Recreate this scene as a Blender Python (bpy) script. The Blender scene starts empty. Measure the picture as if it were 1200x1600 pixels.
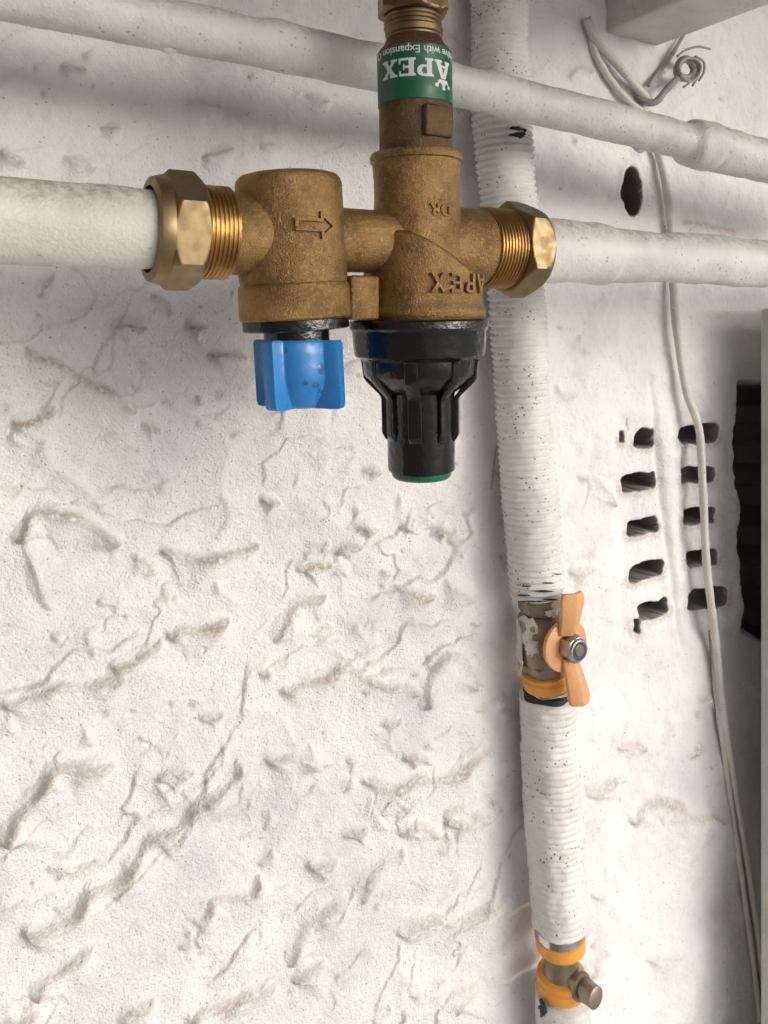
import bpy, bmesh, math, random
import numpy as np
from mathutils import Vector, Matrix
random.seed(4); RNG = np.random.RandomState(7)
C = bpy.context.scene.collection
R = math.radians

# ------------------------------------------------------------------ camera, world, sun, exposure
F = 1258.0                 # focal length in photo pixels
PHI = R(30); HY = 500.0    # yaw to the wall's normal, pixel row of eye level
CAM = Vector((0, -0.32, 1.30))
cd = bpy.data.cameras.new('camera'); cam = bpy.data.objects.new('camera', cd); C.objects.link(cam)
cam.location = CAM; cam.rotation_euler = (R(90), 0, -PHI)
cd.sensor_fit = 'HORIZONTAL'; cd.sensor_width = 36; cd.lens = 36 * F / 1200
cd.shift_y = (HY - 800) / 1200; cd.clip_start = 0.01; cd.clip_end = 500
bpy.context.scene.camera = cam

SUN_EL, SUN_AZ = R(13), R(26)      # azimuth measured from the wall's normal towards +X
w = bpy.data.worlds.new('World'); bpy.context.scene.world = w; w.use_nodes = True
nt = w.node_tree; nt.nodes.clear()
sky = nt.nodes.new('ShaderNodeTexSky'); sky.sky_type = 'NISHITA'; sky.sun_disc = False
sky.sun_elevation = SUN_EL; sky.sun_rotation = math.pi - SUN_AZ
sky.dust_density = 2.5; sky.air_density = 1.0; sky.ozone_density = 1.0
hs = nt.nodes.new('ShaderNodeHueSaturation'); hs.inputs['Saturation'].default_value = 0.3
bg = nt.nodes.new('ShaderNodeBackground'); bg.inputs['Strength'].default_value = 0.15
wo = nt.nodes.new('ShaderNodeOutputWorld')
nt.links.new(sky.outputs[0], hs.inputs['Color']); nt.links.new(hs.outputs[0], bg.inputs[0]); nt.links.new(bg.outputs[0], wo.inputs[0])
sd = bpy.data.lights.new('sun', 'SUN'); sd.energy = 0.5; sd.angle = R(75); sd.color = (0.98, 0.99, 1)
so = bpy.data.objects.new('sun', sd); C.objects.link(so)
sdir = Vector((math.sin(SUN_AZ) * math.cos(SUN_EL), -math.cos(SUN_AZ) * math.cos(SUN_EL), math.sin(SUN_EL)))
so.rotation_euler = sdir.to_track_quat('Z', 'Y').to_euler(); so.location = sdir * 5
vs = bpy.context.scene.view_settings
vs.view_transform = 'Standard'; vs.look = 'None'; vs.gamma = 1; vs.use_curve_mapping = False; vs.exposure = 0.5

# ------------------------------------------------------------------ projection helpers
FW = Vector((math.sin(PHI), math.cos(PHI), 0)); RT = Vector((math.cos(PHI), -math.sin(PHI), 0)); UP = Vector((0, 0, 1))
def P(px, py, Y):
    d = FW + RT * ((px - 600) / F) - UP * ((py - HY) / F)
    return CAM + d * ((Y - CAM.y) / d.y)
def SC(px, Y):              # photo pixels per metre there
    d = FW + RT * ((px - 600) / F)
    return F / ((Y - CAM.y) / d.y)

# ------------------------------------------------------------------ noise
_T = RNG.rand(64, 64, 64)
def noise3(x, y, z):
    xi, yi, zi = np.floor(x).astype(int), np.floor(y).astype(int), np.floor(z).astype(int)
    fx, fy, fz = x - xi, y - yi, z - zi
    fx, fy, fz = [f * f * (3 - 2 * f) for f in (fx, fy, fz)]
    r = 0
    for a in (0, 1):
        for b in (0, 1):
            for c in (0, 1):
                wgt = (fx if a else 1 - fx) * (fy if b else 1 - fy) * (fz if c else 1 - fz)
                r = r + wgt * _T[(xi + a) % 64, (yi + b) % 64, (zi + c) % 64]
    return r - 0.5
def fbm(x, y, z, o=3):
    s, a = 0, 1.0
    for k in range(o):
        s = s + a * noise3(x * 2**k + 11.3 * k, y * 2**k + 5.1 * k, z * 2**k + 3.7 * k); a *= 0.5
    return s
def sstep(a, b, x):
    t = np.clip((x - a) / (b - a), 0, 1); return t * t * (3 - 2 * t)

# ------------------------------------------------------------------ object helpers
def tag(o, label=None, cat=None, group=None, kind=None):
    if label: o['label'] = label
    if cat: o['category'] = cat
    if group: o['group'] = group
    if kind: o['kind'] = kind
    return o
def empty(name, loc, label, cat, group=None):
    o = bpy.data.objects.new(name, None); C.objects.link(o); o.location = loc
    o.empty_display_size = 0.02
    return tag(o, label, cat, group)
WLOC = {}
def link(name, me, m, parent=None, sharp=35, loc=None):
    o = bpy.data.objects.new(name, me); C.objects.link(o)
    if m: me.materials.append(m)
    base = Vector((0, 0, 0))
    if parent is not None:
        base = WLOC.get(parent.name, Vector(parent.location)); o.parent = parent; WLOC[o.name] = base
    elif loc is not None:
        base = Vector(loc); o.location = base; WLOC[o.name] = base
    me.transform(Matrix.Translation(-base))
    if sharp is not None:
        me.polygons.foreach_set('use_smooth', [True] * len(me.polygons))
        if sharp < 180: me.set_sharp_from_angle(angle=R(sharp))
    me.update()
    return o
def mobj(name, verts, faces, m, parent=None, sharp=35, loc=None):
    me = bpy.data.meshes.new(name); me.from_pydata([tuple(v) for v in verts], [], [tuple(f) for f in faces])
    bm = bmesh.new(); bm.from_mesh(me); bmesh.ops.recalc_face_normals(bm, faces=bm.faces); bm.to_mesh(me); bm.free()
    return link(name, me, m, parent, sharp, loc)
class MB:
    def __init__(s): s.v = []; s.f = []
    def add(s, v, f):
        n = len(s.v); s.v += [Vector(a) for a in v]; s.f += [tuple(i + n for i in q) for q in f]; return s
    def build(s, name, m, parent=None, sharp=35, loc=None): return mobj(name, s.v, s.f, m, parent, sharp, loc)

def ringmesh(rings, cap0=True, cap1=True):
    n = len(rings[0]); v = [p for r in rings for p in r]; f = []
    for i in range(len(rings) - 1):
        a, b = i * n, (i + 1) * n
        for j in range(n):
            k = (j + 1) % n; f.append((a + j, a + k, b + k, b + j))
    if cap0: f.append(tuple(range(n)))
    if cap1: f.append(tuple(reversed(range((len(rings) - 1) * n, len(rings) * n))))
    return v, f
def frame(ax):
    ax = ax.normalized()
    ref = Vector((0, -1, 0)) if abs(ax.y) < 0.9 else Vector((1, 0, 0))
    u = (ref - ax * ref.dot(ax)).normalized(); return ax, u, ax.cross(u)
def lathe(p0, p1, prof, n=64, rfun=None, cap0=True, cap1=True):
    """prof: (t 0..1 along p0->p1, radius).  rfun(theta, t, r) -> radius"""
    ax, u, v = frame(p1 - p0); rings = []
    for t, r in prof:
        c = p0.lerp(p1, t) if 0 <= t <= 1 else p0 + (p1 - p0) * t
        rg = []
        for j in range(n):
            th = 2 * math.pi * j / n
            rr = rfun(th, t, r) if rfun else r
            rg.append(c + (u * math.cos(th) + v * math.sin(th)) * rr)
        rings.append(rg)
    return ringmesh(rings, cap0, cap1)
def catmull(pts, ds):
    out = []; n = len(pts)
    for i in range(n - 1):
        p0 = pts[max(i - 1, 0)]; p1 = pts[i]; p2 = pts[i + 1]; p3 = pts[min(i + 2, n - 1)]
        k = max(2, int((p2 - p1).length / ds))
        for j in range(k):
            t = j / k
            out.append(0.5 * ((2 * p1) + (p2 - p0) * t + (2 * p0 - 5 * p1 + 4 * p2 - p3) * t * t + (3 * p1 - p0 - 3 * p2 + p3) * t**3))
    out.append(pts[-1]); return out
def sweep(pts, rfun, ds=0.002, n=32, lump=0.0, lfreq=60, cap=True, seed=0.0):
    """rfun(s, theta array) -> radius array"""
    c = catmull(pts, ds); rings = []; s = 0; prev = None
    th = np.linspace(0, 2 * math.pi, n, endpoint=False)
    for i, p in enumerate(c):
        t = (c[min(i + 1, len(c) - 1)] - c[max(i - 1, 0)])
        ax, u, v = frame(t)
        if prev is not None:
            s += (p - c[i - 1]).length
            u = (prev - ax * prev.dot(ax)).normalized(); v = ax.cross(u)
        prev = u
        r = rfun(s, th) * np.ones(n)
        q = [p + (u * math.cos(a) + v * math.sin(a)) * float(rr) for a, rr in zip(th, r)]
        rings.append(q)
    if lump:
        A = np.array([[tuple(x) for x in rg] for rg in rings]); cc = np.array([tuple(x) for x in c])[:, None, :]
        d = A - cc; L = np.linalg.norm(d, axis=2, keepdims=True)
        nz = fbm(A[..., 0] * lfreq + seed, A[..., 1] * lfreq + 9, A[..., 2] * lfreq + 4, 3)[..., None]
        A = cc + d * (1 + lump * nz / np.maximum(L, 1e-5))
        rings = [[Vector(x) for x in rg] for rg in A]
    return ringmesh(rings, cap, cap)
def box(c, sx, sy, sz, ax=None):
    X, Y, Z = ax or (Vector((1, 0, 0)), Vector((0, 1, 0)), Vector((0, 0, 1)))
    v = [c + X * (a * sx / 2) + Y * (b * sy / 2) + Z * (d * sz / 2) for a in (-1, 1) for b in (-1, 1) for d in (-1, 1)]
    return v, [(0, 1, 3, 2), (4, 6, 7, 5), (0, 4, 5, 1), (2, 3, 7, 6), (0, 2, 6, 4), (1, 5, 7, 3)]
def bevel(o, wd=0.0005, seg=2, ang=30):
    bm = bmesh.new(); bm.from_mesh(o.data)
    es = [e for e in bm.edges if len(e.link_faces) == 2 and e.calc_face_angle(0) > R(ang)]
    bmesh.ops.bevel(bm, geom=es, offset=wd, segments=seg, profile=0.5, affect='EDGES', clamp_overlap=True)
    bm.to_mesh(o.data); bm.free()
    o.data.polygons.foreach_set('use_smooth', [True] * len(o.data.polygons)); o.data.set_sharp_from_angle(angle=R(50))
    return o
def prism(poly, thick):      # poly: list of 3D points (planar), thick: vector
    n = len(poly); v = [Vector(p) for p in poly] + [Vector(p) + thick for p in poly]
    f = [tuple(range(n)), tuple(reversed(range(n, 2 * n)))] + [(i, (i + 1) % n, n + (i + 1) % n, n + i) for i in range(n)]
    return v, f

# ------------------------------------------------------------------ materials
def newmat(name):
    m = bpy.data.materials.new(name); m.use_nodes = True; t = m.node_tree
    return m, t, t.nodes['Principled BSDF'], t.nodes, t.links
def N(t, kind, **kw):
    n = t.nodes.new(kind)
    for k, v in kw.items(): setattr(n, k, v)
    return n
def noise_node(t, vec, scale, detail=4, rough=0.55):
    n = N(t, 'ShaderNodeTexNoise'); n.inputs['Scale'].default_value = scale; n.inputs['Detail'].default_value = detail
    n.inputs['Roughness'].default_value = rough; t.links.new(vec, n.inputs['Vector']); return n.outputs['Fac']
def ramp(t, fac, stops):
    n = N(t, 'ShaderNodeValToRGB'); el = n.color_ramp.elements
    while len(el) > 1: el.remove(el[0])
    el[0].position = stops[0][0]; el[0].color = (*stops[0][1], 1)
    for p, c in stops[1:]: e = el.new(p); e.color = (*c, 1)
    t.links.new(fac, n.inputs[0]); return n.outputs[0]
def fr(t, fac, a, b, lo=0.0, hi=1.0):
    n = N(t, 'ShaderNodeMapRange'); n.interpolation_type = 'SMOOTHSTEP'
    for k, v in zip(('From Min', 'From Max', 'To Min', 'To Max'), (a, b, lo, hi)): n.inputs[k].default_value = v
    t.links.new(fac, n.inputs['Value']); return n.outputs[0]
def mix(t, fac, a, b, mode='MIX'):
    n = N(t, 'ShaderNodeMix', data_type='RGBA', blend_type=mode)
    for s, v in ((0, fac), (6, a), (7, b)):
        if isinstance(v, (int, float)): n.inputs[s].default_value = v
        elif isinstance(v, tuple): n.inputs[s].default_value = (*v, 1)
        else: t.links.new(v, n.inputs[s])
    return n.outputs[2]
def mth(t, op, a, b=None):
    n = N(t, 'ShaderNodeMath', operation=op)
    for s, v in ((0, a), (1, b)):
        if v is None: continue
        if isinstance(v, (int, float)): n.inputs[s].default_value = v
        else: t.links.new(v, n.inputs[s])
    return n.outputs[0]
def bump(t, h, dist, strength=1.0, prev=None):
    n = N(t, 'ShaderNodeBump'); n.inputs['Distance'].default_value = dist; n.inputs['Strength'].default_value = strength
    t.links.new(h, n.inputs['Height'])
    if prev is not None: t.links.new(prev, n.inputs['Normal'])
    return n.outputs[0]
def pos(t): return N(t, 'ShaderNodeTexCoord').outputs['Object']
def attr(t, name):
    n = N(t, 'ShaderNodeAttribute'); n.attribute_name = name; return n.outputs['Fac']
def voro(t, vec, scale, feat='F1'):
    n = N(t, 'ShaderNodeTexVoronoi'); n.inputs['Scale'].default_value = scale; n.feature = feat
    t.links.new(vec, n.inputs['Vector']); return n

def mat_wall():
    m, t, b, _, L = newmat('wall_paint'); p = pos(t)
    c = ramp(t, noise_node(t, p, 16, 5), [(0.32, (0.64, 0.605, 0.63)), (0.47, (0.74, 0.73, 0.735)), (0.62, (0.79, 0.785, 0.775))])
    c = mix(t, fr(t, noise_node(t, p, 34, 6, 0.65), 0.56, 0.70, 0, 0.5), c, (0.58, 0.50, 0.53))
    c = mix(t, fr(t, noise_node(t, p, 90, 5, 0.7), 0.62, 0.74, 0, 0.45), c, (0.47, 0.42, 0.41))
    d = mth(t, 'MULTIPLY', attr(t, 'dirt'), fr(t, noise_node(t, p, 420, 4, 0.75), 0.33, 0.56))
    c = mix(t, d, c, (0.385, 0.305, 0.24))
    v = voro(t, p, 420); sp = fr(t, v.outputs['Distance'], 0.20, 0.10)
    rare = fr(t, noise_node(t, p, 200, 2), 0.555, 0.62)
    c = mix(t, mth(t, 'MULTIPLY', mth(t, 'MULTIPLY', sp, rare), 0.75), c, (0.20, 0.17, 0.16))
    c = mix(t, attr(t, 'hole'), c, (0.15, 0.13, 0.125))
    L.new(c, b.inputs['Base Color']); b.inputs['Roughness'].default_value = 0.75
    b.inputs['Specular IOR Level'].default_value = 0.3
    rf = attr(t, 'rough')
    n1 = bump(t, mth(t, 'MULTIPLY', noise_node(t, p, 950, 3, 0.6), rf), 0.0011, 0.9)
    pit = fr(t, voro(t, p, 520).outputs['Distance'], 0.0, 0.30)
    n2 = bump(t, mth(t, 'MULTIPLY', pit, rf), 0.00035, 0.8, n1)
    L.new(n2, b.inputs['Normal']); return m
def mat_paint(name, base, dirt=(0.36, 0.31, 0.26), amt=0.5, rough=0.42, bscale=900, bdist=0.0004, top=0.0, spk=0.5):
    m, t, b, _, L = newmat(name); p = pos(t)
    dk = tuple(x * 0.86 for x in base)
    c = mix(t, fr(t, noise_node(t, p, 40, 4), 0.35, 0.65), base, dk)
    c = mix(t, fr(t, noise_node(t, p, 150, 6, 0.75), 0.56, 0.70, 0, amt), c, dirt)
    if top:
        nz = N(t, 'ShaderNodeSeparateXYZ'); L.new(N(t, 'ShaderNodeNewGeometry').outputs['Normal'], nz.inputs[0])
        f = mth(t, 'MULTIPLY', fr(t, nz.outputs['Z'], 0.1, 0.95), fr(t, noise_node(t, p, 380, 5, 0.8), 0.38, 0.62, 0, top))
        c = mix(t, f, c, (0.30, 0.25, 0.20))
    v = voro(t, p, 430); sp = fr(t, v.outputs['Distance'], 0.27, 0.15)
    rare = fr(t, noise_node(t, p, 120, 3), 0.60 - spk * .12, 0.66 - spk * .12)
    c = mix(t, mth(t, 'MULTIPLY', mth(t, 'MULTIPLY', sp, rare), spk), c, (0.10, 0.08, 0.07))
    L.new(c, b.inputs['Base Color'])
    L.new(fr(t, noise_node(t, p, 60, 3), 0.3, 0.7, rough - 0.08, rough + 0.2), b.inputs['Roughness'])
    n1 = bump(t, noise_node(t, p, bscale, 3), bdist, 0.9)
    n2 = bump(t, noise_node(t, p, 180, 3), 0.0006, 0.7, n1)
    L.new(n2, b.inputs['Normal']); return m
def mat_cast(name, base, dark, rough=0.40, metal=0.9, grain=1900, gd=0.0005):
    m, t, b, _, L = newmat(name); p = pos(t)
    c = mix(t, fr(t, noise_node(t, p, 70, 5, 0.6), 0.35, 0.68), base, dark)
    c = mix(t, fr(t, noise_node(t, p, 900, 3, 0.6), 0.50, 0.68, 0, 0.45), c, tuple(min(1, x * 1.5) for x in base))
    c = mix(t, fr(t, noise_node(t, p, 700, 4, 0.7), 0.58, 0.72, 0, 0.6), c, tuple(x * 0.3 for x in base))
    L.new(c, b.inputs['Base Color']); b.inputs['Metallic'].default_value = metal
    L.new(fr(t, noise_node(t, p, 300, 4), 0.3, 0.7, rough - 0.08, rough + 0.14), b.inputs['Roughness'])
    n1 = bump(t, noise_node(t, p, grain, 3, 0.65), gd, 1.0)
    n2 = bump(t, noise_node(t, p, 260, 3), 0.00025, 0.6, n1)
    L.new(n2, b.inputs['Normal']); return m
def mat_smooth(name, base, rough=0.3, metal=0.0, var=0.15, bd=0.0001, coat=0.0, scratch=0.0):
    m, t, b, _, L = newmat(name); p = pos(t)
    c = mix(t, fr(t, noise_node(t, p, 110, 5, 0.65), 0.35, 0.65), base, tuple(x * (1 - var) for x in base))
    if scratch: c = mix(t, fr(t, noise_node(t, p, 320, 5, 0.8), 0.58, 0.68, 0, scratch), c, tuple(x * 0.35 for x in base))
    L.new(c, b.inputs['Base Color']); b.inputs['Metallic'].default_value = metal
    L.new(fr(t, noise_node(t, p, 220, 4), 0.3, 0.7, max(0.05, rough - 0.07), rough + 0.12), b.inputs['Roughness'])
    b.inputs['Coat Weight'].default_value = coat
    L.new(bump(t, noise_node(t, p, 400, 3), bd, 0.8), b.inputs['Normal']); return m
def mat_glass():
    m, t, b, _, L = newmat('water'); b.inputs['Transmission Weight'].default_value = 1; b.inputs['IOR'].default_value = 1.33
    b.inputs['Roughness'].default_value = 0.02; return m

M = dict(
    wall=mat_wall(),
    pipe=mat_paint('painted_pipe', (0.64, 0.635, 0.59), amt=0.6, top=0.85, spk=.3),
    pipe2=mat_paint('painted_pipe_clean', (0.64, 0.65, 0.63), amt=0.25, top=0.7),
    sleeve=mat_paint('painted_sleeve', (0.74, 0.73, 0.71), amt=0.25, bdist=0.0003, top=0.0, spk=0.95),
    brass=mat_cast('cast_brass', (0.345, 0.218, 0.092), (0.19, 0.118, 0.053)),
    bronze=mat_cast('dark_bronze', (0.17, 0.115, 0.065), (0.09, 0.062, 0.04), rough=0.5),
    nut=mat_smooth('machined_brass', (0.27, 0.20, 0.11), 0.46, 1.0, 0.15, 0.0, scratch=0.12),
    nut_dark=mat_smooth('tarnished_brass', (0.24, 0.165, 0.10), 0.36, 1.0, 0.3, 0.00005, scratch=0.5),
    thread=mat_smooth('brass_thread', (0.42, 0.25, 0.09), 0.36, 1.0, 0.3, 0.0001, scratch=0.5),
    black=mat_smooth('wet_black_plastic', (0.006, 0.0065, 0.0065), 0.13, 0, 0.2, 0.0004, coat=0.0),
    blue=mat_smooth('blue_plastic', (0.020, 0.20, 0.54), 0.30, 0, 0.12, 0.00015, coat=0.25),
    green=mat_smooth('green_label', (0.006, 0.105, 0.045), 0.38, 0, 0.2),
    greenp=mat_smooth('green_plastic', (0.015, 0.13, 0.06), 0.3, 0, 0.2),
    white=mat_smooth('label_print', (0.62, 0.66, 0.68), 0.5, 0, 0.1),
    orange=mat_smooth('orange_plastic', (0.80, 0.36, 0.055), 0.4, 0, 0.1),
    handle=mat_paint('peach_handle', (0.70, 0.36, 0.165), dirt=(0.40, 0.36, 0.32), amt=0.7, spk=0.15, bdist=0.0002),
    nickel=mat_smooth('dull_nickel', (0.33, 0.275, 0.215), 0.42, 0.7, 0.25, 0.0002),
    steel=mat_smooth('steel', (0.45, 0.46, 0.47), 0.3, 1.0, 0.25, scratch=0.4),
    chrome=mat_smooth('chrome', (0.6, 0.6, 0.6), 0.12, 1.0, 0.1),
    foam=mat_smooth('black_foam', (0.025, 0.03, 0.03), 0.7, 0, 0.3, 0.0004),
    cable=mat_paint('painted_cable', (0.64, 0.62, 0.58), amt=0.4, top=0.5),
    wire=mat_paint('grey_wire', (0.34, 0.34, 0.32), amt=0.4),
    flake=mat_paint('paint_flake', (0.66, 0.63, 0.60), amt=0.3),
    board=mat_paint('board_paint', (0.50, 0.53, 0.48), amt=0.2, spk=0.2),
    rafter=mat_paint('rafter_paint', (0.68, 0.655, 0.63), amt=0.4),
    roof=mat_paint('roof_board', (0.42, 0.40, 0.37), amt=0.4),
    ground=mat_paint('concrete_ground', (0.58, 0.565, 0.55), amt=0.4, bscale=60, bdist=0.002),
    water=mat_glass(),
)

# ------------------------------------------------------------------ setting
me = bpy.data.meshes.new('ground'); g = 120
me.from_pydata([(-g, -g, 0), (g, -g, 0), (g, g, 0), (-g, g, 0)], [], [(0, 1, 2, 3)])
go = link('ground', me, M['ground'], sharp=None); tag(go, kind='structure')

# traced creases of the render coat (photo pixels): (strength, dirt, points)
CR = [
 (1.0,.9,[(40,540),(70,560),(110,575),(150,595),(175,605),(215,645)]), (1.1,1,[(20,655),(50,660),(72,650),(90,632)]),
 (.8,.1,[(20,670),(35,685),(48,695)]), (.8,.1,[(70,680),(80,715),(95,725),(115,745),(150,780),(180,800)]),
 (1.6,.9,[(28,850),(32,825),(45,802),(70,795),(110,802),(150,820),(190,850)]), (1.3,.3,[(80,958),(60,945),(55,900),(38,860),(28,835)]),
 (.9,.7,[(205,865),(225,875),(250,900)]), (1.2,1,[(250,870),(265,855),(300,865),(340,872),(380,860),(405,850)]),
 (.7,.1,[(330,905),(350,920),(380,945)]), (.9,.3,[(335,850),(350,820),(345,780),(335,770)]), (1.2,1,[(255,995),(280,975),(310,978),(340,972),(360,965)]),
 (.8,.5,[(150,1030),(130,995),(140,978),(165,975)]), (1.1,.9,[(170,1040),(200,1035),(240,1005),(250,990)]),
 (1.2,.8,[(0,1100),(30,1090),(60,1075),(85,1060),(120,1070),(160,1060),(200,1050)]), (.8,.1,[(15,1110),(25,1150)]), (.8,.1,[(130,1130),(150,1165)]),
 (1.7,.8,[(0,1320),(10,1290),(35,1260),(55,1240),(75,1200),(110,1182),(150,1190),(180,1195)]), (1.3,.8,[(240,1220),(250,1202),(280,1195),(305,1200)]),
 (.9,.1,[(268,1260),(255,1245),(241,1220)]),
 (1.8,.7,[(30,1450),(90,1440),(110,1420),(135,1390),(160,1380),(190,1370),(205,1345),(225,1310),(245,1293),(285,1290),(300,1260),(325,1235),(360,1215),(378,1185)]),
 (1.3,.7,[(50,1560),(60,1530),(90,1510),(120,1490),(150,1475)]), (1.2,.8,[(10,1600),(20,1590),(60,1570)]), (.9,.9,[(310,1130),(320,1115),(350,1112)]),
 (1.1,.7,[(295,1440),(320,1430),(325,1400),(350,1392),(390,1390),(405,1360)]), (1.1,.7,[(185,1600),(200,1575),(240,1550)]), (1.2,.7,[(290,1600),(300,1575),(350,1560),(400,1545),(430,1530)]),
 (1.1,.8,[(400,785),(415,780),(440,788)]), (.9,1,[(560,738),(580,732),(600,740)]), (1.0,1,[(500,862),(505,845),(520,842)]), (1.3,1,[(525,865),(528,855),(545,842),(570,850)]),
 (.8,.1,[(525,865),(540,880),(545,900)]), (1.0,1,[(468,895),(475,880),(500,876),(525,880)]), (1.2,.6,[(430,1010),(440,980),(460,945),(480,932),(515,925)]),
 (.9,1,[(590,885),(615,895)]), (.9,1,[(615,910),(650,920),(680,930)]), (1.0,.5,[(690,900),(720,920),(750,935)]), (.9,.1,[(550,965),(560,985),(575,1003),(600,1005)]),
 (1.2,.8,[(435,1085),(460,1075),(480,1062),(505,1058),(530,1033),(560,1045),(590,1062),(615,1065),(640,1065),(660,1082)]),
 (1.2,.6,[(660,1110),(665,1060),(675,1030),(705,1012),(725,1025),(740,1060),(750,1080)]), (.9,.8,[(590,1135),(600,1128),(630,1125)]), (.8,.4,[(640,1055),(650,1030)]),
 (.9,.8,[(400,1052),(430,1046)]), (1.0,.8,[(555,830),(560,818),(575,820),(590,830)]), (1.0,.8,[(620,825),(630,815),(645,825)]), (1.0,.9,[(672,838),(680,820),(705,832)]),
 (.9,.3,[(548,802),(560,788)]), (.7,.1,[(620,770),(640,795),(670,808)]), (1.1,.7,[(410,1190),(440,1178),(470,1175),(500,1195)]), (.8,.3,[(535,1240),(540,1215),(548,1208)]),
 (1.3,.8,[(560,1220),(590,1215),(605,1228),(640,1218),(665,1212),(690,1208),(720,1200),(735,1180),(770,1165)]), (1.1,.7,[(625,1185),(640,1175),(665,1178),(675,1195)]),
 (.9,.1,[(575,1240),(580,1260),(595,1275),(610,1300)]), (1.1,.6,[(537,1312),(545,1295),(575,1285)]), (1.0,.5,[(400,1350),(430,1320)]), (1.1,.8,[(470,1350),(500,1342),(530,1338)]),
 (1.2,.5,[(560,1410),(570,1375),(590,1345),(635,1323)]), (1.1,.6,[(625,1310),(640,1288),(665,1285),(690,1310)]), (1.1,.7,[(690,1285),(710,1275),(725,1280),(750,1265),(775,1275)]),
 (1.3,.5,[(450,1510),(465,1460),(490,1430),(520,1408),(545,1400)]), (1.1,.5,[(455,1535),(480,1515),(510,1500)]),
 (1.4,.6,[(620,1465),(640,1450),(665,1430),(685,1430),(705,1440),(735,1420),(780,1405),(800,1390)]), (.8,.4,[(715,1590),(715,1575),(735,1550),(755,1535)]),
 (.8,.1,[(620,1580),(628,1540),(622,1510)]), (.7,.1,[(480,1155),(495,1180),(520,1188)]), (.7,.1,[(605,1150),(612,1175)]), (.7,.1,[(670,1150),(680,1175)]), (.9,.2,[(413,1300),(420,1260)]),
 (1.0,.6,[(915,1245),(930,1220),(955,1205),(980,1215)]), (1.2,.8,[(975,1285),(1000,1255),(1025,1240),(1060,1250),(1080,1275),(1105,1265),(1130,1285)]),
 (.9,.9,[(1085,1090),(1110,1087),(1120,1110)]), (.9,1,[(1080,1190),(1090,1160),(1105,1155)]), (.9,.5,[(920,1400),(935,1385),(950,1375)]), (1.0,.4,[(925,1530),(930,1500),(950,1475)]),
 (.7,.4,[(1005,1500),(1030,1488),(1070,1485)]), (.6,.3,[(1030,1180),(1040,1110)]), (1.0,.6,[(90,100),(115,108),(140,108)]), (.8,.5,[(125,88),(150,80)]), (1.1,.7,[(0,235),(20,245),(40,258)]),
 (.9,.3,[(290,155),(320,160),(350,178)]), (.9,.4,[(475,150),(500,155),(520,165)]), (.9,.4,[(310,252),(340,245),(370,235)]), (.9,.4,[(95,250),(120,255),(150,270)]), (.9,.8,[(155,205),(175,200),(195,202)]),
 (1.1,1,[(290,520),(300,508),(330,512)]), (1.2,1,[(325,560),(345,552),(385,558)]), (.9,.7,[(170,520),(190,510),(230,515)]), (.9,.8,[(215,665),(230,660),(250,672)]), (.8,.4,[(405,230),(430,228),(450,238)]),
 (.8,.5,[(865,600),(880,610),(900,612)]), (.8,.3,[(900,520),(905,540),(920,555)]), (.9,.5,[(865,510),(880,508)]), (.9,.6,[(905,745),(930,742),(960,775),(970,795)]), (.9,.5,[(880,890),(900,885),(930,890)]),
 (.9,.6,[(960,1160),(985,1155),(1010,1170)]), (.9,.6,[(860,395),(870,385)]), (.8,.4,[(70,1350),(100,1345),(120,1360)]), (.7,.3,[(80,1000),(100,985)]),
 (.9,.7,[(1060,355),(1080,350),(1120,358),(1150,362)]), (.8,.5,[(880,120),(900,105),(930,115)]), (.8,.5,[(890,225),(905,215)]), (1.0,.8,[(0,375),(10,372)]),
 (.8,.9,[(640,1560),(660,1550)]), (.8,.6,[(730,975),(760,960)]), (.9,.7,[(740,1110),(770,1085),(790,1080)]), (.8,.5,[(1100,1440),(1140,1430)]),
 (1.0,.8,[(235,460),(260,470),(270,500)]), (.8,.7,[(60,470),(75,440),(85,425)]), (.7,.5,[(470,560),(490,568)]), (.7,.6,[(300,620),(320,635)]),
]
SLOTS = [  # x0,x1,y0,y1,slant, depth(mm)
 (994,1026,670,701,-.02,26), (970,977,672,694,0,3), (976,1031,740,768,-.16,26), (983,1033,810,836,-.14,26), (987,1040,880,907,-.28,26), (995,1045,942,966,-.25,26), (988,998,965,990,.1,14),
 (1063,1125,664,693,-.1,26), (1067,1119,728,756,-.05,18), (1073,1125,794,820,-.05,26), (1075,1125,861,887,-.06,26), (1080,1137,920,954,-.2,20),
]
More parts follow.
